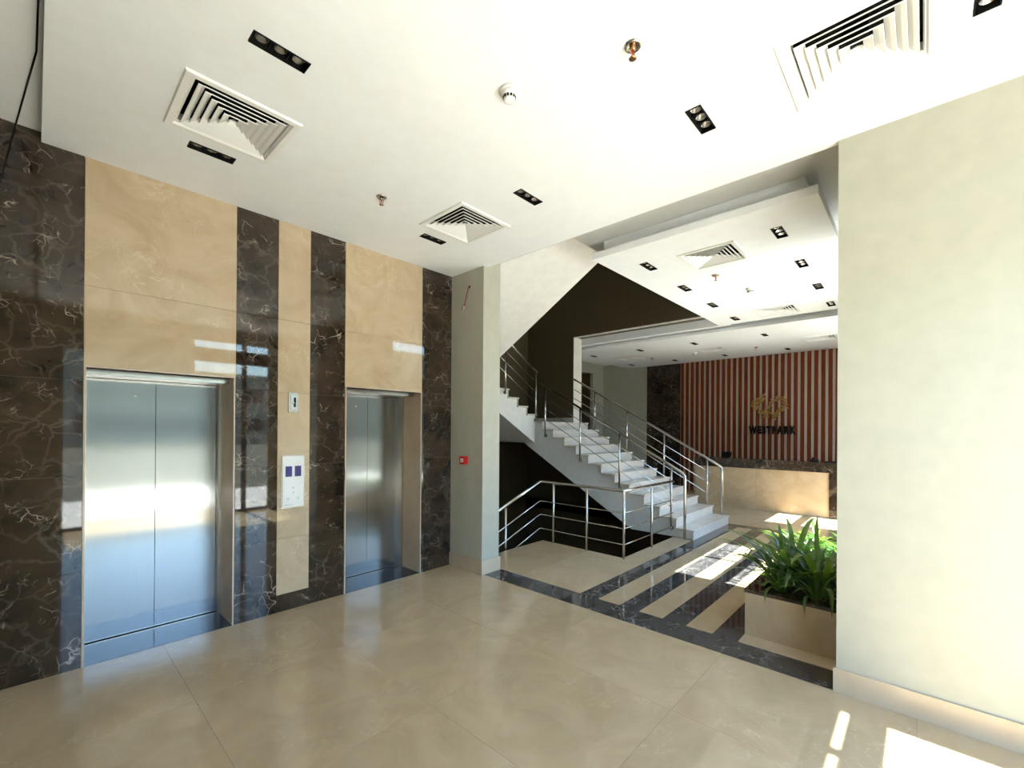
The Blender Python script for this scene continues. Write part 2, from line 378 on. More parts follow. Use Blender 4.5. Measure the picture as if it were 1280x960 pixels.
# hall window wall
mx = [.30, 1.10, 1.95, 2.77]
wf = plate('wall_front', 1, -3.2, XC, 0, TOP, YG, YG+.06, [(.30, 3.24, 0, 2.88), (1.97, 3.24, 2.87, 3.27)], 'wall'); tag(wf, 'cream window wall behind the photographer', 'wall', kind='structure')
def window(n, x0, x1, zt, tr0, tr1, y0, mull, label):
    t = thing('window_%d' % n, ((x0+x1)/2, y0+.03, 0), label, 'window', kind='structure')
    for a, c in mull: box('mullion', a, c, y0, y0+.05, 0, zt if n > 1 or a > 1.5 else tr0, 'alu', t)
    ed = [(x0, x0)]+mull+[(x1, x1)]; ed = sorted(set(ed))
    for i in range(len(ed)-1):
        a, c = ed[i][1], ed[i+1][0]
        if c-a < .05: continue
        if n == 1 and a < 1.9:
            box('rail', a, c, y0, y0+.05, 0, .05, 'alu', t); box('pane', a, c, y0+.02, y0+.026, .05, tr0, 'glass', t); continue
        box('transom', a, c, y0, y0+.05, tr0, tr1, 'alu', t); box('rail', a, c, y0, y0+.05, 0, .05, 'alu', t)
        box('pane', a, c, y0+.02, y0+.026, .05, tr0, 'glass', t); box('pane', a, c, y0+.02, y0+.026, tr1, zt, 'glass', t)
window(1, .30, 3.24, 3.27, 2.88, 3.138, YG, [(1.10, 1.15), (1.945, 1.99), (2.77, 2.85)], 'tall glazed entrance window behind the photographer')
wl2 = plate('wall_lobby', 1, 3.78, XW, 0, TOP, YL, YL+.06, [(5.10, 6.88, 0, 3.5), (9.1, 10.15, 0, 3.5)], 'wall'); tag(wl2, 'cream window wall of the lobby hidden behind the right wall', 'wall', kind='structure')
window(2, 5.10, 6.88, 3.5, 2.466, 2.68, YL, [(5.97, 6.03)], 'tall lobby window beside the planter')
window(3, 9.1, 10.15, 3.5, 2.466, 2.68, YL, [], 'tall lobby window beside the reception desk')
# reception walls
wq = plate('wall_reception', 0, YL, 7.53, 0, TOP, XW, XW+.1, [], 'wall'); tag(wq, 'reception back wall with red-brown wooden slats over pale backing and dark marble end', 'wall', kind='structure')
SL = 5.02
bk = box('backing', XW-.012, XW, YL+.06, SL, 0, HQ+.02, 'slatback', wq)
k = 0; y = SL-.02
while y-.088 > YL+.1:
    box('slat', XW-.04, XW-.012, y-.080, y, 0, HQ, 'wood', wq); y -= .1362
for i, (a, c) in enumerate(((5.02, 5.52), (5.52, 6.02))):
    for z0, z1 in ((0, .9), (.9, 1.8), (1.8, 2.7), (2.7, 3.53)): box('marble_slab', XW-.03, XW, a+.001, c-.001, z0+.001, z1-.001, 'dark', wq)
wb = plate('wall_rear', 1, XB+.295, XW, 0, TOP, 7.53, 7.63, [(11.1, 11.8, 0, 3.4)], 'wall'); tag(wb, 'cream side wall of the reception with a dark passage', 'wall', kind='structure')
cr = thing('wall_passage', (11.45, 7.7, 0), 'dark brown passage leading off behind the stairs', 'wall', kind='structure')
box('wall_face', 11.0, 11.1, 7.63, 9.0, 0, 3.5, 'brown', cr); box('wall_face', 11.8, 11.9, 7.63, 9.0, 0, 3.5, 'brown', cr); box('wall_face', 11.0, 11.9, 9.0, 9.1, 0, 3.5, 'brown', cr)
box('wall_face', 11.1, 11.8, 7.63, 9.0, -.1, 0, 'floor', cr); box('wall_face', 11.1, 11.8, 7.63, 9.0, 3.4, 3.5, 'brown', cr)
o = plate('wall_side', 0, YB, 7.63, 0, TOP, XB+.195, XB+.295, [], 'brown'); tag(o, 'short dark return wall behind the staircase', 'wall', kind='structure')
# ---------------------------------------------------------------- ceilings
LH = [(.814, 2.33), (.803, 3.52), (2.667, 2.315), (2.635, 3.512), (2.69, .977), (2.70, -.2)]
DH = [(.81, 3.075), (2.645, 3.05), (2.70, .242)]
LR = [(x, y) for y in (2.16, .935) for x in (4.46, 5.44, 6.43, 7.43)]
DR = [(4.63, 1.55), (7.33, 1.56)]
LQ = [(x, y) for x in (9.72, 11.73) for y in (6.19, 4.91, 3.645, 2.284)]
DQ = [(10.6, 5.65), (10.72, 3.6), (10.77, 1.53)]
lh = lambda P: [(x-.133, x+.133, y-.045, y+.045) for x, y in P]
dh = lambda P, s: [(x-s, x+s, y-s, y+s) for x, y in P]
o = plate('ceiling', 2, .018, 3.52, YG+.06, D+.02, H, H+.14, lh(LH)+dh(DH, .255), 'white'); tag(o, 'white dropped ceiling of the lift hall', 'ceiling', kind='structure')
o = plate('ceiling', 2, -3.2, .018, YG+.06, D+.02, HL, HL+.1, [], 'white'); tag(o, 'slightly higher white ceiling at the far left edge', 'ceiling', kind='structure')
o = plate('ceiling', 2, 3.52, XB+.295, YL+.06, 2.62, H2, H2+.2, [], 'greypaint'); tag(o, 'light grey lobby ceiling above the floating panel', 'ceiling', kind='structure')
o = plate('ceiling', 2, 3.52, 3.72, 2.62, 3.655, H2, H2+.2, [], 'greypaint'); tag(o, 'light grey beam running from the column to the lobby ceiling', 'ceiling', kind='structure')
RB = (3.90, 7.78, .57, 2.505)
o = plate('ceiling', 2, *RB, HR, HR+.065, lh(LR)+dh(DR, .235), 'white'); tag(o, 'white floating ceiling panel over the striped lobby floor', 'ceiling', kind='structure')
o = plate('ceiling', 2, RB[0]+.1, RB[1]-.1, RB[2]+.1, RB[3]-.075, HR+.065, H2, lh(LR)+dh(DR, .235), 'white'); tag(o, 'recessed upper box carrying the floating lobby panel', 'ceiling', kind='structure')
RQ = (8.86, XW-.05, .60, 6.65)
o = plate('ceiling', 2, *RQ, HQ, HQ+.06, lh(LQ)+dh(DQ, .255), 'white'); tag(o, 'white floating ceiling panel over the reception desk', 'ceiling', kind='structure')
o = plate('ceiling', 2, RQ[0]+.1, RQ[1], RQ[2]+.1, RQ[3]-.1, HQ+.06, HQ+.16, lh(LQ)+dh(DQ, .255), 'white'); tag(o, 'recessed upper box carrying the reception panel', 'ceiling', kind='structure')
o = plate('ceiling', 2, XB+.45, XW, YL+.06, 7.53, HQ+.16, HQ+.26, [], 'white'); tag(o, 'white reception ceiling above the floating panel', 'ceiling', kind='structure')
o = plate('ceiling', 2, -3.3, XW+.1, YG, YL, TOP, TOP+.2, [(3.78, XW+.2, YG-.1, YL)], 'concrete'); tag(o, 'roof slab over the lift hall front', 'roof', kind='structure')
o = plate('ceiling', 2, -3.3, XW+.1, YL, 7.63, TOP, TOP+.2, [], 'concrete'); tag(o, 'roof slab over the hall, lobby and stairs', 'roof', kind='structure')
# downlights
def downlight(x, y, z, label, group, deep=.052):
    t = thing('recessed_downlight', (x, y, z), label, 'downlight', group)
    hx, hy = .131, .043
    for a in ((-hx, hx, -hy, -hy+.005), (-hx, hx, hy-.005, hy), (-hx, -hx+.005, -hy+.005, hy-.005), (hx-.005, hx, -hy+.005, hy-.005)):
        box('housing_wall', x+a[0], x+a[1], y+a[2], y+a[3], z-.004, z+deep, 'black', t)
    box('housing_top', x-hx, x+hx, y-hy, y+hy, z+deep, z+deep+.006, 'black', t)
    for k in (-1, 0, 1):
        lathe('lamp', [(.012, -.0), (.031, -.036), (.028, -.036), (.009, -.002)], (x+k*.084, y, z+deep), 'lens', t, 14, 2, 'lampmesh')
    for k in (-1, 1): box('divider', x+k*.042-.003, x+k*.042+.003, y-hy+.005, y+hy-.005, z+.012, z+deep, 'black', t)
labs = ['black three-lamp downlight at the upper left, above the large left diffuser', 'black three-lamp downlight between the left diffuser and the lift wall',
        'black three-lamp downlight just beyond the middle diffuser, towards the picture centre', 'black three-lamp downlight between the middle diffuser and the second lift',
        'black three-lamp downlight in the hall ceiling left of the right-hand diffuser', 'black three-lamp downlight cut by the top right corner of the picture']
for (x, y), lb in zip(LH, labs): downlight(x, y, H, lb, 'downlights in the lift hall ceiling')
od = ['nearest', 'second', 'third', 'farthest']
for i, (x, y) in enumerate(LR): downlight(x, y, HR, 'black downlight in the floating lobby panel, %s of its %s row' % (od[i % 4], 'left' if i < 4 else 'right'), 'downlights in the floating lobby panel')
oq = ['leftmost', 'second from left', 'third from left', 'rightmost']
for i, (x, y) in enumerate(LQ): downlight(x, y, HQ, 'black downlight over reception, %s of the row %s' % (oq[i % 4], 'nearer the stairs' if i < 4 else 'nearer the slatted wall'), 'downlights over the reception')
# air diffusers
def diffuser(x, y, z, half, label, group):
    t = thing('air_diffuser', (x, y, z), label, 'air vent', group)
    key = ('dif', half)
    if key not in BOXC:
        out = []
        a, bq, d = half, half*.80, .012
        def ring(lst):     # lst of (half, z) loops -> closed strip
            vl = []; fs = []
            for hh, zz in lst: vl += [(-hh, -hh, zz), (hh, -hh, zz), (hh, hh, zz), (-hh, hh, zz)]
            n = len(lst)
            for i in range(n):
                j = (i+1) % n
                for s in range(4): fs.append([i*4+s, i*4+(s+1) % 4, j*4+(s+1) % 4, j*4+s])
            return vl, fs
        out.append(('flange', *ring([(a, -.002), (a-.006, -d), (bq+.02, -d), (bq, .012), (bq, .055), (bq+.006, .055), (bq+.006, .0), (a, .0)])))
        for k in range(5):
            o_ = bq-.012-k*(bq-.014)/5.6; w_ = (bq-.014)/5.6*1.02
            out.append(('louver', *ring([(o_, -.006), (o_-.002, -.010), (o_-w_*.5, .001), (o_-w_, .019), (o_-w_, .022), (o_-w_*.5, .004)])))
        c_ = bq-.012-5*(bq-.014)/5.6
        out.append(('louver', [(-c_, -c_, -.006), (c_, -c_, -.006), (c_, c_, -.006), (-c_, c_, -.006), (0, 0, .02)], [[0, 1, 4], [1, 2, 4], [2, 3, 4], [3, 0, 4]]))
        BOXC[key] = [(nm, mesh_from(nm, v, f, 'diff')) for nm, v, f in out]
    for nm, me in BOXC[key]: link(nm, me, (x, y, z), t)
    hb = half*.80+.006
    for a in ((-hb, hb, -hb, -hb+.004), (-hb, hb, hb-.004, hb), (-hb, -hb+.004, -hb, hb), (hb-.004, hb, -hb, hb)):
        box('plenum_wall', x+a[0], x+a[1], y+a[2], y+a[3], z+.056, z+.116, 'black', t)
    box('plenum_top', x-hb, x+hb, y-hb, y+hb, z+.116, z+.12, 'black', t)
    box('neck', x-.05, x+.05, y-.05, y+.05, z+.03, z+.116, 'black', t)
for (x, y), lb in zip(DH, ('large white square air diffuser at the upper left near the first lift', 'white square air diffuser in front of the second lift', 'large white square air diffuser at the top right above the right wall')):
    diffuser(x, y, H, .295, lb, 'air diffusers in the lift hall ceiling')
for (x, y), lb in zip(DR, ('white square air diffuser at the near end of the floating lobby panel', 'white square air diffuser at the far end of the floating lobby panel')):
    diffuser(x, y, HR, .27, lb, 'air diffusers in the floating lobby panel')
for (x, y), lb in zip(DQ, ('white air diffuser over reception, leftmost, beside the white jamb', 'white air diffuser over reception, middle one above the slats', 'white air diffuser over reception, rightmost, beside the right wall')):
    diffuser(x, y, HQ, .295, lb, 'air diffusers over the reception')
def smoke(x, y, z, label):
    t = thing('smoke_detector', (x, y, z), label, 'smoke detector', 'smoke detectors')
    lathe('base', [(.055, 0), (.055, -.014), (.048, -.018), (.046, -.018)], (x, y, z), 'plastic', t, 24, 2, 'sd1')
    lathe('chamber', [(.046, -.018), (.043, -.030), (.036, -.036), (.033, -.036), (.033, -.05)], (x, y, z), 'plastic', t, 24, 2, 'sd2')
    for k in range(12):
        q = 2*math.pi*k/12; c, s = math.cos(q), math.sin(q)
        vv = []
        for rr, zz in ((.0345, -.037), (.0325, -.050)):
            for sg in (-.0055, .0055): vv.append((rr*c-sg*s+.0015*c, rr*s+sg*c+.0015*s, zz))
        vv += [(v[0]*.9, v[1]*.9, v[2]) for v in vv]
        me = mesh_from('slot', vv, [[0, 1, 3, 2], [4, 5, 7, 6], [0, 1, 5, 4], [2, 3, 7, 6], [0, 2, 6, 4], [1, 3, 7, 5]], 'black'); link('slot', me, (x, y, z), t)
    lathe('cap', [(.033, -.050), (.031, -.058), (.022, -.063), (.01, -.064)], (x, y, z), 'plastic', t, 24, 2, 'sd3')
smoke(1.753, 1.662, H, 'white round smoke detector on the lift hall ceiling')
smoke(5.97, 1.56, HR, 'white round smoke detector on the floating lobby panel')
smoke(10.88, 4.06, HQ, 'white round smoke detector on the reception ceiling panel')
def sprinkler(x, y, z, m, label):
    t = thing('sprinkler_head', (x, y, z), label, 'sprinkler', 'ceiling sprinklers')
    lathe('escutcheon', [(.042, 0), (.042, -.004), (.034, -.012), (.026, -.004), (.016, -.002)], (x, y, z), 'chrome', t, 20)
    lathe('body', [(.014, 0), (.014, -.022), (.010, -.026), (.006, -.026)], (x, y, z), m, t, 12)
    for s in (-1, 1): tube('frame_arm', [(x+s*.012, y, z-.02), (x+s*.017, y, z-.038), (x+s*.004, y, z-.06)], .003, m, t, 6)
    tube('bulb', [(x, y, z-.022), (x, y, z-.058)], .0035, 'red', t, 6)
    lathe('deflector', [(.004, -.058), (.018, -.062), (.018, -.065), (.004, -.064)], (x, y, z), m, t, 14)
sprinkler(1.947, 1.03, H, 'brass', 'copper sprinkler head in a chrome ring on the hall ceiling, nearest to the camera')
sprinkler(1.874, 3.178, H, 'frame', 'dull steel sprinkler head on the hall ceiling left of the middle diffuser')
sprinkler(5.2, 1.715, HR, 'brass', 'copper sprinkler head on the floating lobby panel')
sprinkler(11.02, 2.76, HQ, 'brass', 'small sprinkler head on the reception panel, right of the middle diffuser')
sprinkler(10.96, 5.2, HQ, 'brass', 'small sprinkler head on the reception panel, right of the leftmost diffuser')
# ---------------------------------------------------------------- staircase
st = thing('staircase', (7.5, 2.6, 0), 'white marble staircase with grey painted sides rising to a landing and turning', 'staircase')
NF = 12
Zs = lambda y: -.09+(y-3.40)*.577           # soffit of flight 1
prof = [(SY0+.02, 0)]
for k in range(NF):
    yy = SY0+.02+k*RUN; prof += [(yy, (k+1)*RISE-.03), (yy+RUN, (k+1)*RISE-.03)] if k else [(yy, RISE-.03), (yy+RUN, RISE-.03)]
prof[-1] = (YB, NF*RISE-.03)
prof += [(YB, 1.38), (5.95, 1.38), (3.56, 0)]
prism('flight_body', prof, 0, SX0+.03, SX1, 'stairpaint', st)
for k in range(NF):
    yy = SY0+k*RUN
    box('riser', SX0+.005, SX1, yy, yy+.02, k*RISE+.0005, (k+1)*RISE-.03, 'step', st)
    if k < NF-1: box('tread', SX0-.01, SX1+.005, yy-.018, yy+RUN, (k+1)*RISE-.03, (k+1)*RISE, 'step', st, .004)
for a, b_ in ((SX0-.01, 7.55), (7.55, SX1)): box('landing_slab', a+.001, b_-.001, SY0+11*RUN-.018, YB, 1.77, 1.80, 'step', st)
box('landing_skirting', SX1-.015, SX1, 5.86, YB-.015, 1.80, 1.92, 'step', st); box('landing_skirting', SX0+.03, SX1, YB-.015, YB, 1.80, 1.92, 'step', st)
Y2 = 5.63
prof = [(6.75, 1.38)]; NG = 7
for k in range(NG):
    xx = 6.75-k*RUN; z = 1.8+(k+1)*RISE-.03
    if k == 0: prof.append((xx, 1.8))
    prof += [(xx, z), (xx-RUN, z)]
prof[-1] = (3.72, 2.82); prof += [(3.72, 2.45), (4.85, 2.45)]
prism('flight_body', prof, 1, Y2+.02, YB, 'trimwhite', st)
for k in range(NG):
    xx = 6.77-k*RUN
    box('riser', xx-.02, xx, Y2+.005, YB, 1.8+k*RISE+.0005, 1.8+(k+1)*RISE-.03, 'step', st)
    if k < NG-1: box('tread', xx-RUN, xx+.018, Y2-.01, YB, 1.8+(k+1)*RISE-.03, 1.8+(k+1)*RISE, 'step', st, .004)
box('landing_slab', 3.72, 6.77-6*RUN+.018, Y2-.01, YB, 2.82, 2.85, 'step', st)
Z3 = lambda y: 2.828+(5.07-y)*.588
prism('flight_body', [(5.65, Z3(5.65)), (5.65, 2.82), (5.46, 2.82), (2.66, Z3(2.66)+.33), (2.66, Z3(2.66))], 0, 3.72, 5.17, 'trimwhite', st)
# railings
RZ = lambda y: .962+(y-2.72)*.5618+.06
def rail_flight(t, x, y0, y1, zf, posts, side, mounts, newel):
    """sloped railing along y; zf(y)=top rail height"""
    pts = ([(x, newel[0], newel[1])] if newel else [])+[(x, y0, zf(y0)), (x, y1, zf(y1))]
    if newel: pts = [(x, newel[0], newel[1]), (x, newel[0], zf(y0)-.015), (x, y0+.06, zf(y0+.06)), (x, y1, zf(y1))]
    tube('handrail', rounded(pts, .12), .021, 'chrome', t, 12)
    for k in (1, 2, 3): tube('mid_rail', [(x, y0+.2, zf(y0+.2)-.2*k-.03), (x, y1, zf(y1)-.2*k-.03)], .0075, 'chrome', t, 8)
    for py, pz in posts:
        p = tube('post', [(x, py, pz), (x, py, zf(py)-.01)], .0165, 'chrome', t, 12)
        if mounts:
            tube('bracket', [(x-.018, py, pz+.03), (x+.045, py, pz+.03)], .013, 'chrome', p, 10); lathe('rose', [(.032, 0), (.032, .008), (.02, .012)], (x+.023, py, pz+.03), 'chrome', p, 16, 0)
        else: lathe('rose', [(.035, 0), (.035, .006), (.02, .008)], (x, py, pz), 'chrome', p, 16)
zn = lambda y: .98+(y-2.64)*.5555
r1 = thing('stair_railing', (6.7, 4, .1), 'stainless steel railing on the near open side of the lower flight', 'railing', 'stair railings')
rail_flight(r1, 6.698, 2.64, 5.47, zn, [(2.85, .11), (3.745, .63), (4.54, 1.07), (5.345, 1.50)], 0, True, (2.64, 0))
r2_ = thing('stair_railing', (8.30, 4, .1), 'stainless steel railing on the far side of the lower flight by reception', 'railing', 'stair railings')
zr = lambda y: 1.0+(y-2.615)*.5618
def trd(y): return RISE*(1+math.floor((y-SY0)/RUN))
rail_flight(r2_, 8.305, 2.615, 5.80, zr, [(2.87, trd(2.87)), (3.68, trd(3.68)), (4.474, trd(4.474)), (5.247, trd(5.247))], 0, False, (2.615, .15))
r3 = thing('stair_railing', (6.2, 5.6, 1.8), 'stainless steel railing on the upper flight behind the column', 'railing', 'stair railings')
z2 = lambda x: 2.80+(6.72-x)*.575
tube('handrail', [(6.76, 5.60, z2(6.76)), (5.2, 5.60, z2(5.2))], .021, 'chrome', r3, 12)
for k in (1, 2, 3): tube('mid_rail', [(6.66, 5.60, z2(6.66)-.2*k-.02), (5.2, 5.60, z2(5.2)-.2*k-.02)], .0075, 'chrome', r3, 8)
for px_, pz in ((6.72, 1.80), (5.85, 2.29)):
    p = tube('post', [(px_, 5.60, pz), (px_, 5.60, z2(px_)-.01)], .0165, 'chrome', r3, 12); lathe('rose', [(.032, 0), (.032, .008), (.02, .012)], (px_, 5.615, pz+.03), 'chrome', p, 16, 1)
gr = thing('guard_railing', (5.2, 3.5, 0), 'low stainless steel guard railing around the stairwell opening in the floor', 'railing')
GX, GY, GB = 5.13, 2.80, 4.18
path = [(3.80, GB, 0), (GX, GB, 0), (GX, GY, 0), (6.66, GY, 0)]
up = lambda z, P: [(a, b_, z) for a, b_, _ in P]
dsc = [(3.80, GB, -.36*1.33), (GX, GB, 0), (GX, GY, 0), (6.66, GY, 0)]
up = lambda z, P: [(a, b_, z+c_) for a, b_, c_ in P]
tube('handrail', rounded(up(.87, dsc), .03), .02, 'chrome', gr, 12)
for z in (.18, .385, .585): tube('mid_rail', rounded(up(z, dsc), .03), .0075, 'chrome', gr, 8)
tube('post', [(4.44, GB+.05, -.75), (4.44, GB+.05, .61)], .0165, 'chrome', gr, 12)
for a, b_ in ((GX, 3.93), (GX, 3.36), (GX, GY), (5.92, GY)):
    p = tube('post', [(a, b_, 0), (a, b_, .86)], .0165, 'chrome', gr, 12)
# ---------------------------------------------------------------- planter and plants
pl = thing('planter', (4.8, .75, 0), 'low cream marble planter with a dark marble rim beside the right wall', 'planter')
P0, P1, Q0, Q1, PZ = 3.92, 5.75, .345, 1.054, .345
box('front_panel', P0, P0+.03, Q0, Q1, 0, PZ, 'cream', pl); box('side_panel', P0+.03, P1-.03, Q1-.03, Q1, 0, PZ, 'cream', pl)
box('end_panel', P1-.03, P1, Q0, Q1, 0, PZ, 'cream', pl); box('side_panel', P0+.03, P1-.03, Q0, Q0+.03, 0, PZ, 'cream', pl)
rim = [(P0-.005, P0+.13, Q0, Q1+.005), (P1-.13, P1+.005, Q0, Q1+.005), (P0+.13, P1-.13, Q1-.10, Q1+.005), (P0+.13, P1-.13, Q0, Q0+.06)]
for a in rim: r_ = box('rim_slab', *a, PZ, PZ+.025, 'dark', pl); r_['label'] = 'dark brown marble rim slab'
s = box('soil', P0+.03, P1-.03, Q0+.03, Q1-.03, .05, .31, 'soil', pl); s['label'] = 'dark planting soil'
fs_ = box('foot_strip', 3.752, P0, .42, Q1, .0003, .006, 'base', pl)
def leaf_mesh(seed):
    rnd = random.Random(seed); L = rnd.uniform(.48, .68); W = rnd.uniform(.013, .020); n = 8
    a0 = math.radians(rnd.uniform(54, 80)); bend = math.radians(rnd.uniform(60, 135)); tw = rnd.uniform(-.3, .3)
    vl = []; fs = []; x = z = 0
    for i in range(n+1):
        t = i/n; a = a0-bend*t**1.6
        if i: x += math.cos(a)*L/n; z += math.sin(a)*L/n
        wd = W*(.55+.9*t if t < .45 else .955*(1-((t-.45)/.55)**2.2)+.02); nx, nz = -math.sin(a), math.cos(a); yo = tw*.12*t*t
        vl += [(x+nx*wd*.35, yo-wd, z+nz*wd*.35), (x, yo, z), (x+nx*wd*.35, yo+wd, z+nz*wd*.35)]
        if i:
            b0 = (i-1)*3; c0 = i*3; fs += [[b0, b0+1, c0+1, c0], [b0+1, b0+2, c0+2, c0+1]]
    me = bpy.data.meshes.new('leaf'); me.from_pydata(vl, [], fs); me.materials.append(MT['leaf'])
    for p in me.polygons: p.use_smooth = True
    return me
LV = [leaf_mesh(i) for i in range(8)]
rnd = random.Random(21); spots = []
for i in range(7):
    for j in range(2): spots.append((4.12+i*.235+rnd.uniform(-.05, .05), .57+j*.27+rnd.uniform(-.05, .05)))
for (x, y) in spots:
    pi_ = spots.index((x, y))
    t = thing('strap_leaf_plant', (x, y, .31), 'green strap-leaved plant in the planter, %s from its near end, %s' % (('first', 'second', 'third', 'fourth', 'fifth', 'sixth', 'last')[pi_//2], 'stripe side' if pi_ % 2 else 'window side'), 'plant', 'strap-leaved plants in the planter')
    nL = 28; a0 = rnd.uniform(0, 6.28); tall = 1.28 if x < 4.55 else .92
    for k in range(nL):
        q = a0+k*2.399; o = link('leaf', LV[rnd.randrange(8)], (x+.02*math.cos(q), y+.02*math.sin(q), .31), t)
        inner = k/nL; sc_ = (1.15-.35*inner)*tall*rnd.uniform(.85, 1.1)
        if math.sin(q) < -.25: sc_ *= .66; inner += .5
        elif math.cos(q) < -.6 and x < 4.3: sc_ *= .72
        if math.sin(q) > .3: sc_ *= .85
        o.rotation_euler = (rnd.uniform(-.22, .22), -inner*.16+rnd.uniform(-.25, .3), q); o.scale = (sc_, sc_, sc_)
# ---------------------------------------------------------------- reception desk and sign
dk = thing('reception_desk', (10.5, 2.4, 0), 'long cream marble reception desk with dark marble top and end', 'desk')
DY0, DY1, DX0, DX1 = 1.13, 3.80, 10.2, 10.85
for a, c in ((1.30, 2.55), (2.55, 3.80)): box('front_panel', DX0+.02, DX0+.05, a+.001, c-.001, 0, .86, 'cream', dk)
box('top_fascia', DX0, DX0+.05, DY0, DY1, .86, 1.055, 'dark', dk); box('end_leg', DX0, DX1, DY0, 1.30, 0, .86, 'dark', dk)
box('counter_top', DX0+.05, DX1, DY0, DY1, 1.02, 1.055, 'dark', dk); box('end_panel', DX0+.05, DX1, DY1-.03, DY1, 0, 1.02, 'base', dk)
t = thing('desk_phone', (10.4, 1.55, 1.055), 'small black telephone standing on the reception desk', 'telephone')
prism('base', [(10.34, 1.055), (10.50, 1.055), (10.50, 1.10), (10.34, 1.075)], 1, 1.50, 1.62, 'black', t); tube('handset', rounded([(10.36, 1.59, 1.08), (10.37, 1.59, 1.115), (10.47, 1.59, 1.13), (10.48, 1.59, 1.095)], .02, 3), .012, 'black', t, 8)
t = thing('desk_pad', (10.4, 1.28, 1.055), 'flat black pad lying on the right end of the reception desk', 'pad')
box('cover', 10.32, 10.52, 1.16, 1.40, 1.055, 1.066, 'black', t, .003); box('clip', 10.34, 10.36, 1.24, 1.32, 1.066, 1.074, 'black', t)
t = thing('card_terminal', (10.4, 3.2, 1.055), 'small dark device at the stair end of the reception desk', 'device')
prism('stand', [(10.40, 1.055), (10.52, 1.055), (10.50, 1.07), (10.42, 1.07)], 1, 3.13, 3.27, 'black', t); prism('screen', [(10.42, 1.07), (10.44, 1.07), (10.49, 1.17), (10.47, 1.18)], 1, 3.10, 3.30, 'black', t)
sg = thing('wall_lettering', (12.35, 2.7, 1.58), 'black raised letters reading WESTPARK on the wooden slats', 'sign')
XF = XW-.042
ty = 3.25; widths = {}
letters = []
for ch in 'WESTPARK':
    cu = bpy.data.curves.new('letter', 'FONT'); cu.body = ch; cu.size = .245; cu.extrude = .014; cu.offset = .017; cu.resolution_u = 3
    ob = bpy.data.objects.new('tmp', cu); C.objects.link(ob); dg = bpy.context.evaluated_depsgraph_get()
    me = bpy.data.meshes.new_from_object(ob.evaluated_get(dg)); bpy.data.objects.remove(ob)
    xs = [v.co.x for v in me.vertices]; letters.append((me, min(xs), max(xs)))
tot = sum(b_-a for _, a, b_ in letters); gap = .014; fx = (1.035-7*gap)/tot
for me, a, b_ in letters:
    for v in me.vertices:
        x_, y_, z_ = v.co; v.co = (-z_, -(x_-a)*fx, y_)
    me.materials.clear(); me.materials.append(MT['black'])
    link('letter', me, (XF-.015, ty, 1.585), sg); ty -= (b_-a)*fx+gap
em = thing('wall_emblem', (12.35, 2.78, 1.96), 'gold metal emblem of leaf clusters in a W shape above the lettering', 'emblem')
def emblem_arm(pts, wid, n, seed):
    rn = random.Random(seed); vl = []; fs = []
    for k in range(n):
        t = k/(n-1)*(len(pts)-1); i = min(int(t), len(pts)-2); u = t-i
        cy = pts[i][0]*(1-u)+pts[i+1][0]*u; cz = pts[i][1]*(1-u)+pts[i+1][1]*u
        for s in range(4):
            a = rn.uniform(0, 6.28); oy, oz = rn.gauss(0, wid*.45), rn.gauss(0, wid*.45); L = rn.uniform(.055, .10); w_ = L*.42
            tx = rn.uniform(-.6, .6); x0 = XF-.012-rn.uniform(0, .03); b0 = len(vl); d = Vector((0, math.cos(a), math.sin(a))); p = Vector((tx*.5, -math.sin(a), math.cos(a))); c = Vector((x0, cy+oy, cz+oz))
            top = Vector((-.012, 0, 0))
            vl += [c-d*L*.5, c+p*w_*.5, c+d*L*.5, c-p*w_*.5, c+top, c-top*.4]
            for q in range(4): fs += [[b0+q, b0+(q+1) % 4, b0+4], [b0+(q+1) % 4, b0+q, b0+5]]
    o = link('leaf_cluster', mesh_from('leaf_cluster', vl, fs, 'gold', org=(12.35, cy, 1.96)), (12.35, cy, 1.96), em); return o
yw = lambda u: 3.157-u*.775      # 0..1 across the emblem
emblem_arm([(yw(.05), 2.33), (yw(.18), 2.42), (yw(.32), 2.45)], .10, 11, 1)
emblem_arm([(yw(.06), 2.30), (yw(.18), 2.20), (yw(.33), 2.02)], .085, 12, 2)
emblem_arm([(yw(.33), 2.02), (yw(.42), 2.15), (yw(.50), 2.27), (yw(.56), 2.40)], .06, 9, 3)
emblem_arm([(yw(.38), 2.10), (yw(.52), 2.08), (yw(.62), 1.97)], .05, 7, 4)
emblem_arm([(yw(.62), 1.98), (yw(.74), 2.13), (yw(.86), 2.24)], .06, 9, 5)
emblem_arm([(yw(.66), 2.42), (yw(.78), 2.45), (yw(.90), 2.38), (yw(.95), 2.24)], .06, 10, 6)
tube('stem', [(XF-.006, yw(.33), 2.0), (XF-.006, yw(.6), 2.05), (XF-.006, yw(.88), 2.3)], .008, 'gold', em, 6)
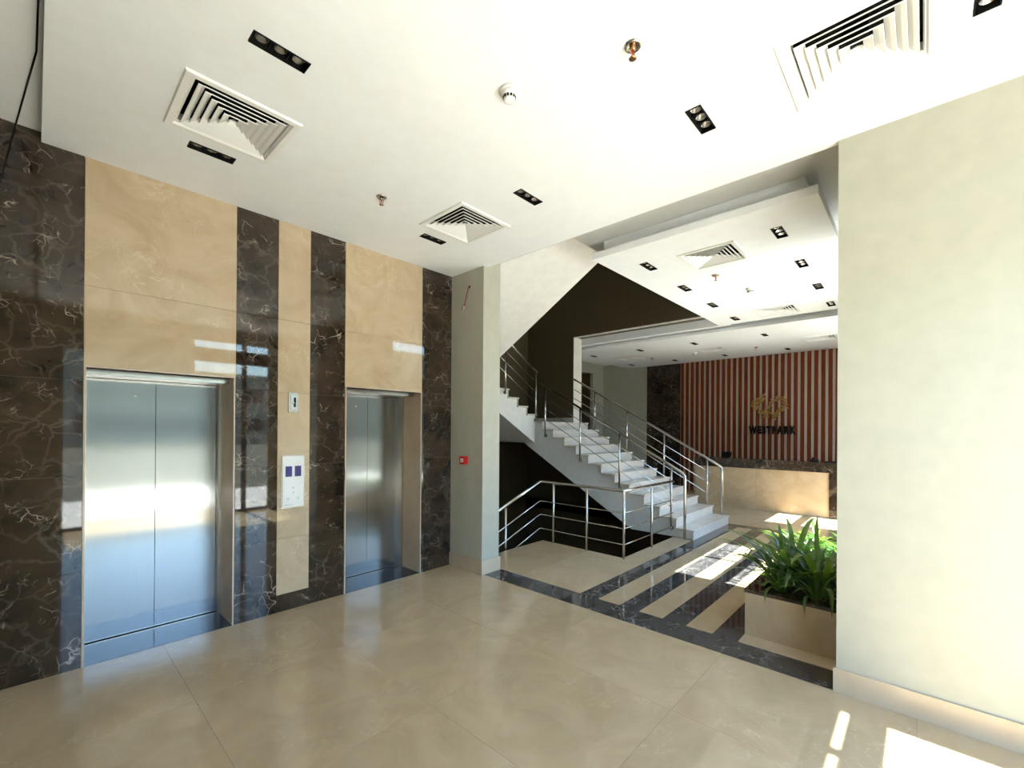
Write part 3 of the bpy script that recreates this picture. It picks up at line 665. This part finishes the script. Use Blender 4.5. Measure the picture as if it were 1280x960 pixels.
# ---------------------------------------------------------------- small wall fittings
t = thing('lift_call_panel', (1.60, D, .93), 'white lift call panel with two violet displays between the lifts', 'call panel')
box('back_box', 1.502, 1.706, D-.012, D, .922, 1.402, 'frame', t); box('faceplate', 1.508, 1.696, D-.022, D-.012, .932, 1.394, 'plastic', t, .003)
for a in (1.534, 1.614): box('display', a, a+.056, D-.024, D-.022, 1.208, 1.302, 'bluescreen', t)
for x, z in ((1.602, 1.106), (1.602, 1.062), (1.557, 1.008), (1.643, 1.010)):
    bt = box('button', x-.017 if z < 1.03 else x-.011, x+.017 if z < 1.03 else x+.011, D-.0245, D-.022, z-.017 if z < 1.03 else z-.012, z+.017 if z < 1.03 else z+.012, 'diff', t)
    s_ = .011 if z < 1.03 else .006
    for a0, a1, b0, b1 in ((-s_, s_, -s_, -s_+.002), (-s_, s_, s_-.002, s_), (-s_, -s_+.002, -s_, s_), (s_-.002, s_, -s_, s_)):
        box('button_mark', x+a0, x+a1, D-.0252, D-.0245, z+b0, z+b1, 'grey', bt)
    prism('arrow_mark', [(x-.004, z-.003), (x+.004, z-.003), (x, z+.005)], 1, D-.0252, D-.0245, 'grey', bt)
box('print_line', 1.525, 1.60, D-.0225, D-.022, .952, .955, 'grey', t)
t = thing('key_switch_plate', (1.605, D, 1.79), 'small grey key switch plate above the lift call panel', 'switch')
box('plate', 1.559, 1.65, D-.01, D, 1.787, 1.975, 'frame', t, .002); box('inner_plate', 1.578, 1.632, D-.014, D-.01, 1.815, 1.95, 'lens', t); box('slot', 1.605, 1.622, D-.016, D-.014, 1.84, 1.925, 'black', t); lathe('knob', [(.01, 0), (.01, -.008), (.006, -.01)], (1.60, D-.014, 1.875), 'chrome', t, 12, 1)
t = thing('fire_alarm_call_point', (3.44, 3.95, 1.23), 'red fire alarm call point on the column', 'fire alarm')
box('housing', 3.395, 3.45, 3.90, 3.995, 1.235, 1.33, 'red', t, .004); box('cover_plate', 3.390, 3.395, 3.925, 3.97, 1.262, 1.303, 'plastic', t); box('test_strip', 3.388, 3.390, 3.93, 3.965, 1.278, 1.284, 'black', t)
t = thing('loose_wire', (3.44, 3.94, 3.05), 'red loose wires hanging from a hole high on the column', 'wire')
lathe('hole_ring', [(.016, 0), (.016, -.003), (.012, -.003), (.012, -.001)], (3.45, 3.895, 3.31), 'black', t, 14, 0)
tube('wire', rounded([(3.449, 3.895, 3.31), (3.435, 3.90, 3.29), (3.438, 3.945, 3.17), (3.44, 3.965, 3.12), (3.44, 4.0, 3.10), (3.441, 4.01, 3.07)], .03, 3), .0045, 'redwire', t, 6)
tube('wire', rounded([(3.449, 3.892, 3.31), (3.432, 3.897, 3.29), (3.435, 3.94, 3.17), (3.436, 3.965, 3.11), (3.436, 3.975, 3.09)], .03, 3), .0045, 'redwire', t, 6)
tube('connector', [(3.437, 3.975, 3.10), (3.438, 3.985, 3.055)], .009, 'plastic', t, 8)
t = thing('ceiling_cable', (-.05, 4.0, HL), 'thin dark cable running along the ceiling corner and down the marble at far left', 'cable')
tube('cable', [(.004, 2.5, HL-.004), (-.005, 3.319, HL-.004), (-.092, D-.006, HL-.004)], .004, 'black', t, 6); tube('cable', [(-.092, D-.005, HL-.004), (-.165, D-.005, 3.10), (-.26, D-.005, 2.5)], .004, 'black', t, 6)
# ---------------------------------------------------------------- outdoors (seen in the reflections)
o = plate('ground', 2, -60, 90, -5.4, YL, -.35, -.03, [(-3.3, 3.78, YG, YL)], 'paving'); tag(o, 'sunlit pale paving outside the windows', 'ground', kind='structure')
o = plate('ground', 2, -60, 90, -60, -5.4, -.35, -.04, [], 'lawn'); tag(o, 'dull green open ground beyond the paving outside', 'ground', kind='structure')
for nm, lab, x0, x1, hh, nb in (('far_building', 'long grey building of middle height far outside the entrance window', -60, 11, 8.8, 14), ('far_building', 'lowest grey building far outside between two taller ones', 11, 22, 7.4, 3), ('far_building', 'taller grey building far outside to the right of the low one', 22, 90, 12.6, 13)):
    t = thing(nm, ((x0+x1)/2, -47, -.04), lab, 'building')
    box('wall_body', x0, x1, -55, -46, -.04, hh-.4, 'garden', t); box('parapet', x0, x1, -55.2, -45.8, hh-.4, hh, 'garden', t)
    for k in range(nb):
        for z in ((1.2, 4.4) if hh < 9 else (1.2, 4.4, 7.6)): wx = x0+(k+.5)*(x1-x0)/nb; box('window', wx-1, wx+1, -46, -45.95, z, z+1.5, 'alu', t)
